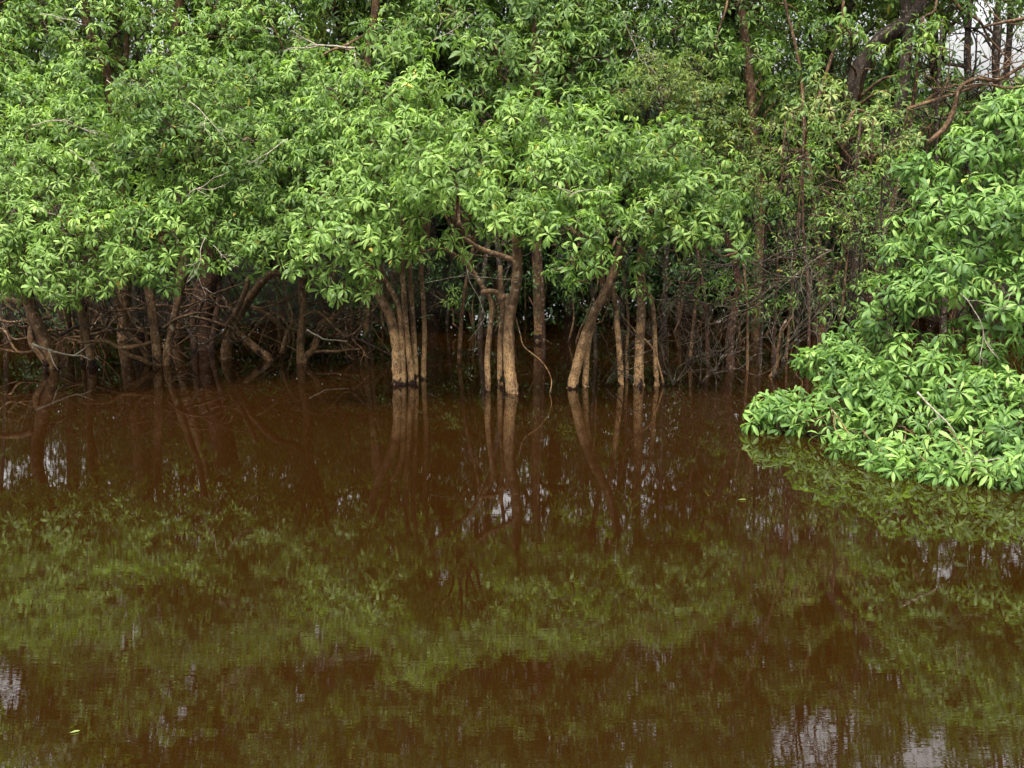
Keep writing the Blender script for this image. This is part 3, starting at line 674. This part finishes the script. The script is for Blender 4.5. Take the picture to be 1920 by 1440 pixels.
# bare shafts in the shade
for i in range(26):
    x = rb.uniform(-8.5, 8.5); Yb = rb.uniform(14.6, 18.5); b = np.array((x, Yb, 0.0))
    root = thing('shaded_sapling', 'thin bare sapling in dark water ' + where(x, Yb), 'sapling', b, 'saplings in the shade')
    T = Tubes(b); r0 = rb.uniform(.02, .06); lx = rb.uniform(-.5, .5)
    T.add([(x, Yb, -.5), (x, Yb, 0), (x + lx * .3, Yb, 1.2), (x + lx, Yb + .2, 2.6), (x + lx * 1.2, Yb + .2, 4.2)], [r0, r0, r0 * .8, r0 * .6, r0 * .4], sides=7, rough=.07, sub=4)
    T.build('trunk', BARK[rb.choice(['red', 'dark', 'dark'])], root)
    B = Tubes(b)
    for _ in range(4):
        h = rb.uniform(.6, 3.2)
        bare_branch(B, (x + lx * .3 * h / 2, Yb, h), (rb.uniform(-1, 1), rb.uniform(-.4, .2), rb.uniform(.1, .7)), rb.uniform(.5, 1.1), r0 * .35, 1, 3)
    B.build('branches', BARK['dark'], root)
for i, px in enumerate((1405, 1428, 1452, 1478, 1498, 1520, 1574, 1592, 1622, 1648, 1668, 1330, 1296, 1118, 1020, 860, 690)):
    Yb = 13.4 + .22 * (i % 5) if px > 1180 else 14.2; b = P(px, 600, Yb); b[2] = 0
    root = thing('thin_stem', 'thin dark upright stem ' + ('second ' if 0 else '') + where(b[0], Yb), 'sapling', b, 'thin dark stems in the right-hand shade')
    T = Tubes(b); r0 = rb.uniform(.012, .03); lx = rb.uniform(-.35, .35)
    T.add([b + (0, 0, -.4), b, b + (lx * .2, 0, .8), b + (lx * .7, .1, 1.7), b + (lx, .1, 2.9)], [r0, r0, r0 * .8, r0 * .7, r0 * .4], sides=6, rough=.08, sub=5)
    for _ in range(5):
        h = rb.uniform(.5, 2.6); bare_branch(T, b + (lx * .25 * h, .05, h), (rb.uniform(-1, 1), rb.uniform(-.3, .1), rb.uniform(-.2, .9)), rb.uniform(.4, .9), r0 * .35, 1, 3)
    T.build('stem', BARK[('brown', 'dark', 'red')[i % 3]], root)
    pp, aa = zip(*[blob_points(b + (lx * .25 * h + rb.uniform(-.35, .35), 0, h), rb.uniform(.15, .30), .15) for h in (rb.uniform(.6, 1.1), rb.uniform(1.1, 1.6), rb.uniform(1.5, 2.1), rb.uniform(1.8, 2.4), rb.uniform(2.2, 2.9))])
    lp, R, L, t = whorls(np.vstack(pp), np.vstack(aa), .09, nl=(4, 6)); register(root, lp, R, L, t, 'mid', 2, False)
# low leafy undergrowth in the shade
for i in range(40):
    x = -9.5 + (i % 20) * 1.0 + rb.uniform(-.4, .4); Yb = rb.uniform(15.2, 16.8) if i < 20 else rb.uniform(17.2, 19.5); b = np.array((x, Yb, 0.0))
    root = thing('understory_shrub', ('low dark leafy shrub ' if i < 20 else 'dark shrub at the shaded bank ') + where(x, Yb), 'shrub', b, 'shrubs in the shade')
    B = Tubes(b); pp, aa = [], []
    for k in range(rb.randint(4, 6)):
        c = b + np.array((rb.uniform(-.6, .6), rb.uniform(-.4, .4), rb.uniform(.25, 2.4)))
        B.add(wiggle(b + (rb.uniform(-.1, .1), 0, -.3), c, 5, .06), np.linspace(.018, .007, 5), sides=5, sub=2)
        p, ax = blob_points(c, rb.uniform(.35, .65), .18, front=True); ok = p[:, 2] > .05; pp.append(p[ok]); aa.append(ax[ok])
    B.build('stems', BARK['brown'], root)
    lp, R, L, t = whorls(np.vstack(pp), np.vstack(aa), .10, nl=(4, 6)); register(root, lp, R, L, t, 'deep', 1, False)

# ================================================================== BARE SHRUBS, BRAMBLES AND DEAD BRANCHES
def bare(name, label, start, Y, d, L, r, m='twig', lvl=3, kids=3, n=1, droop=0.0, cat='branch', spread=.3, group=None, wob=.28):
    s = P(start[0], start[1], Y); b = s.copy()
    root = thing(name, label, cat, b, group)
    for k in range(n):
        T = Tubes(b)
        bare_branch(T, s, np.array(d, float) + rng.normal(0, spread if n > 1 else 0.02, 3), L * random.uniform(.7, 1.1), r, lvl, kids, droop, wob=wob)
        T.build('branch', BARK[m], root)
    return root
D0 = W(1280, 722)[1]
for lb, px, py, dirs, L, n in [
    ('tangle of thin bare shoots beside the thin companion stems', 1262, 724, (.1, 0, 1), 1.1, 5),
    ('low leafless shrub between the thin stems and the reddish trunk', 1312, 722, (.3, 0, 1), 1.0, 5),
    ('leafless shrub leaning left out of the shade by the reddish trunk', 1350, 712, (-.2, 0, 1), 1.1, 4),
    ('spindly bare shrub at the dark waterline left of the near bush', 1450, 712, (.25, 0, 1), 1.5, 5),
    ('small leafless shoots between the leaning stems and the mud-stained trunk', 1135, 722, (.25, 0, 1), .9, 4)]:
    Yb = W(px, py)[1]
    bare('bare_shrub', lb, (px, py), Yb, dirs, L, .008, 'twig', 2, 3, n=n, cat='shrub')
for lb, px, py, Y, d, L, r in [
    ('wide fan of fine bare twigs spreading left below the yellowing foliage', 1560, 470, 13.2, (-1, -.2, -.05), 1.9, .010),
    ('fan of fine bare twigs reaching left from the shade over the dark water', 1500, 520, 13.0, (-1, -.1, .15), 1.7, .009),
    ('bare crooked twigs rising beside the pale trunk left of the near bush', 1545, 560, 14.2, (.5, 0, .9), 1.3, .008),
    ('bare twigs crossing the gap above the near bush', 1640, 500, 13.6, (-.3, 0, .9), 1.6, .008),
    ('thin bare twig spray under the olive tree', 1380, 500, 12.6, (-.8, 0, .1), 1.4, .007),
    ('bare twig fan rising through the gap in the right-hand shade', 1590, 580, 14.0, (-.2, 0, 1), 1.7, .009),
    ('thin bare twigs hanging among the trunks under the olive tree', 1440, 420, 13.4, (.1, 0, -1), 1.5, .007),
    ('fine bare twigs hanging over the dark gap by the pale trunk', 1500, 400, 13.0, (.2, 0, -1), 1.6, .007)]:
    bare('bare_branch', lb, (px, py), Y, d, L, r, 'twig', 3, 3, n=2, spread=.4, wob=.2)
# pale dead twigs standing proud of the foliage
for lb, px, py, Y, d, L, r, lv in [
    ('pale dead twig spray poking from the rounded left mound', 355, 190, 11.2, (.5, -.2, -.4), .55, .008, 2),
    ('white dead twig with side shoots above the left mass', 60, 235, 12.0, (1, -.2, .15), .7, .010, 2),
    ('pale forked twig lying on the low left foliage', 120, 405, 11.8, (-1, -.2, .1), .45, .007, 1),
    ('pale bare branchlet hanging over the dark gap right of the left mass', 385, 445, 11.6, (-.6, -.2, -.9), .55, .008, 2),
    ('second pale branchlet hanging beside the arching limb', 400, 460, 11.7, (.8, -.1, -.7), .5, .007, 2),
    ('dead twig bundle jutting left across the top of the central mound', 665, 90, 13.6, (-1, -.3, -.25), .8, .014, 2),
    ('pale crooked twig curving down beside the dead bundle', 665, 100, 13.4, (.35, -.2, -1), .7, .009, 1),
    ('pale twigs at the top centre left behind drooping leaves', 800, 85, 13.5, (.8, -.2, .2), .6, .010, 2),
    ('long pale twigs hanging at the top right of centre', 1170, 20, 13.6, (.3, -.1, -.8), .8, .008, 2),
    ('pale horizontal twig among the leaves above the forked trunk', 1150, 360, 11.0, (-1, -.2, -.2), .45, .008, 1),
    ('pale thin twigs over the upper left crown', 75, 25, 14.0, (1, -.2, -.1), .8, .010, 2),
    ('grey twig arching in the gap left of centre', 350, 370, 11.6, (.8, -.2, .5), .5, .009, 1),
    ('dead twigs caught in the leaves left of centre', 540, 260, 11.8, (-.8, -.3, -.3), .5, .008, 2),
    ('pale twig hanging below the upper left crown', 130, 280, 12.2, (.8, -.3, -.4), .5, .008, 1),
    ('fine pale twigs over the top of the left mass', 200, 150, 13.4, (.6, -.3, -.4), .7, .009, 2),
    ('pale straight dead stick lying across the near bush', 1660, 840, 8.0, (.8, -.15, -.45), .02, .004, 0),
    ('fine pale twig net on the shoulder of the near bush', 1800, 550, 8.1, (.9, -.2, -.4), .6, .007, 2),
    ('pale twig at the lower right in the near bush', 1880, 860, 7.3, (-.9, -.1, -.2), .35, .005, 2),
    ('long grey twig curving down beside the forked trunk', 870, 470, 11.9, (.3, -.1, -1), 1.2, .008, 1),
    ('thin drooping twig loop left of the forked trunk', 800, 530, 12.2, (1, 0, .0), .8, .007, 1),
    ('pale fallen branch lying low over the shaded water at the left', 60, 645, 13.0, (1, -.1, -.2), .7, .017, 1),
    ('horizontal dead limb low over the water between the left and middle trees', 470, 575, 14.0, (1, 0, -.28), 1.6, .03, 1),
    ('pale stick above the water between the left and middle trees', 575, 618, 13.8, (1, 0, -.35), .5, .013, 0),
    ('dark limb lying on the water left of the stem cluster', 575, 660, 13.9, (1, 0, 0), .8, .025, 0),
    ('forked dead branch standing in the dark gap at the right', 1437, 715, 13.0, (.45, 0, 1), 1.1, .03, 1)]:
    if 'stick lying across' in lb:
        a = P(1720, 735, 8.15); c = P(1790, 810, 7.95); rt = thing('dead_branch', lb, 'branch', a)
        T = Tubes(a); T.add(wiggle(a, c, 5, .01), np.linspace(.008, .004, 5), sides=6, sub=2)
        T.add(wiggle(a + (c - a) * .6, P(1740, 800, 7.9), 4, .03), np.linspace(.004, .002, 4), sides=5, sub=2); T.build('branch', BARK['dead'], rt); continue
    bare('dead_branch', lb, (px, py), Y, d, L, r * (.6 if r < .012 else 1), 'brown' if 'dark limb' in lb or 'horizontal dead' in lb or 'forked dead' in lb else 'dead', lv + (1 if r < .012 else 0), 2, wob=.22)
# gnarly limbs at the top right, in front of the sky gap
for lb, pts, w0, w1 in [
    ('long gnarled brown limb crossing the sky gap at the top right', [(1740, 270), (1775, 235), (1790, 200), (1800, 165), (1830, 148), (1870, 150), (1930, 118), (2000, 100)], 10, 5),
    ('lower gnarled limb running right below the sky gap', [(1700, 205), (1760, 185), (1800, 172), (1850, 158), (1900, 165), (1990, 140)], 6, 4),
    ('rusty limb entering from the top right corner', [(2000, 15), (1920, 35), (1880, 42), (1845, 50)], 9, 4)]:
    a = P(*pts[0], 14.4); rt = thing('gnarled_limb', lb, 'branch', a)
    T = Tubes(a); T.add([P(x, y, 14.4) for x, y in pts], np.linspace(w0, w1, len(pts)) * .5 * mpp(14.4), sides=9, rough=.1, sub=5); T.build('limb', BARK['brown'], rt)
    T = Tubes(a)
    for _ in range(4):
        q = random.choice(pts[1:-1]); bare_branch(T, P(*q, 14.4), (random.uniform(-1, 1), -.1, random.uniform(-.3, 1)), .7, .010, 2, 2)
    T.build('twigs', BARK['brown'], rt)
# thin trees standing against the sky gap
for i, (px, lb) in enumerate([(1815, 'slim dark tree standing against the bright sky gap'), (1868, 'forked thin tree at the right side of the sky gap')]):
    Yb = 17.0; b = P(px, 400, Yb); b[2] = 0
    rt = thing('slim_tree', lb, 'tree', b); T = Tubes(b)
    T.add([b + (0, 0, -.5), b, P(px + 4, 250, Yb), P(px - 2, 100, Yb), P(px + 10, -60, Yb)], [.08, .075, .06, .05, .035], sides=8, rough=.08, sub=4); T.build('trunk', BARK['dark'], rt)
    T = Tubes(b)
    for _ in range(7): bare_branch(T, P(px, random.uniform(0, 260), Yb), (random.uniform(-1, 1), 0, random.uniform(.2, 1)), 1.0, .02, 2, 3)
    T.build('branches', BARK['dark'], rt)
    c = [P(*q, Yb) for q in [(px + random.uniform(-130, 110), random.uniform(-60, 330)) for _ in range(30)] if not (1800 < q[0] < 1905 and 35 < q[1] < 140)]
    pp, aa = zip(*[blob_points(q, random.uniform(.18, .38), .15) for q in c])
    lp, R, L, t = whorls(np.vstack(pp), np.vstack(aa), .07, nl=(4, 6)); register(rt, lp, R, L, t, 'olive', 1, True)

# ================================================================== LEAVES: singled-out front leaves plus the mass behind them
# see-through openings in the upper canopy, where the sky shows in the water
def thin_out(t):
    p = t['p']; q = p * np.array((1, 1, -1)); a, b_, _ = project(q)
    hole = np.zeros(len(p), bool)
    for x0, x1, y0, y1 in ((1440, 1610, 1320, 1470), (-30, 48, 1235, 1350), (205, 280, 1115, 1220), (1690, 1790, 1370, 1470), (555, 620, 1150, 1200)):
        cxx, cyy, hx, hy = (x0 + x1) / 2, (y0 + y1) / 2, (x1 - x0) / 2, (y1 - y0) / 2
        rr = np.hypot((a - cxx) / hx, (b_ - cyy) / hy) + .25 * np.sin(a * .11 + b_ * .05) + .2 * np.sin(b_ * .13 + a * .3)
        hole |= rr < 1.0
    k = ~(hole & (p[:, 1] > 12.3) & (p[:, 2] > 3.9) & (rng.random(len(p)) < .93))
    for n in ('p', 'R', 'L', 't'): t[n] = t[n][k]
for t in TREES: thin_out(t)
allp = np.vstack([t['p'] + t['R'][:, :, 0] * (t['L'] * .5)[:, None] for t in TREES])
own = np.concatenate([np.full(len(t['p']), i) for i, t in enumerate(TREES)])
sx, sy, dep = project(allp)
inside = (sx > 4) & (sx < 1916) & (sy > 4) & (sy < 1436) & (dep > .5)
cell = 9
cx = np.clip((sx // cell).astype(int), 0, 213); cy = np.clip((sy // cell).astype(int), 0, 159)
zb = np.full((214, 160), 1e9)
np.minimum.at(zb, (cx[inside], cy[inside]), dep[inside])
vis = inside & (dep <= zb[cx, cy] + 1e-6)
off = 0; nleaf = 0; ntri = 0
for i, t in enumerate(TREES):
    n = len(t['p']); v = vis[off:off + n]; d = dep[off:off + n]; off += n
    if n == 0: continue
    Rr, L, p = t['R'], t['L'], t['p']
    pick = np.zeros(n, bool)
    if t['parts']:
        cand = np.nonzero(v)[0]
        # apparent area of each leaf: length x facing
        view = norm(p - np.array((0, 0, CAMH)))
        face = np.abs(np.einsum('ni,ni->n', Rr[:, :, 2], view))
        size = L[cand] / d[cand] * F * (0.35 + face[cand])
        cand = cand[np.argsort(-size)][:300]
        pick[cand] = True
        o0 = np.array(t['root'].location)
        for j in cand:
            tq = int(min(7, max(0, t['t'][j] * 8)))
            o = bpy.data.objects.new('leaf', leaf_data(t['kind'], int(rng.integers(0, NV)), tq))
            M = np.eye(4); M[:3, :3] = Rr[j] * L[j]; M[:3, 3] = p[j] - o0
            COL.objects.link(o); o.parent = t['root']
            from mathutils import Matrix
            o.matrix_local = Matrix(M.tolist()); nleaf += 1
    r = ~pick
    V, T, TI = joined_leaves(p[r], Rr[r], L[r], t['t'][r], t['ns'], np.array(t['root'].location))
    ntri += len(T)
    me = np_mesh('foliage', V, T, LEAF[t['kind']], tint=TI)
    link('foliage', me, t['root'], kind='stuff')
print('LEAVES', sum(len(t['p']) for t in TREES), 'single', nleaf, 'tris', ntri)

# ================================================================== FLOATING BITS
def floating(label, px, py, L, ang, tq, kind):
    w0 = W(px, py)
    V, T = leaf_template(3, .25, .18, .34, .1, .4)
    me = np_mesh('floating_leaf', V, T, LEAF[kind], tint=np.full(len(V), tq))
    o = link('floating_leaf', me, None, label, cat='leaf'); o.location = (w0[0], w0[1], .004); o.rotation_euler = (0, 0.12, ang); o.scale = (L, L, L)
floating('pale yellow leaf floating alone on open water at the lower left', 130, 1376, .045, .5, .7, 'pale')
floating('thin pale leaf floating on the brown water left of the near bush reflection', 1384, 938, .06, .1, .6, 'pale')
floating('small pale leaf floating at the edge of the near bush', 1565, 855, .09, 1.1, .9, 'pale')
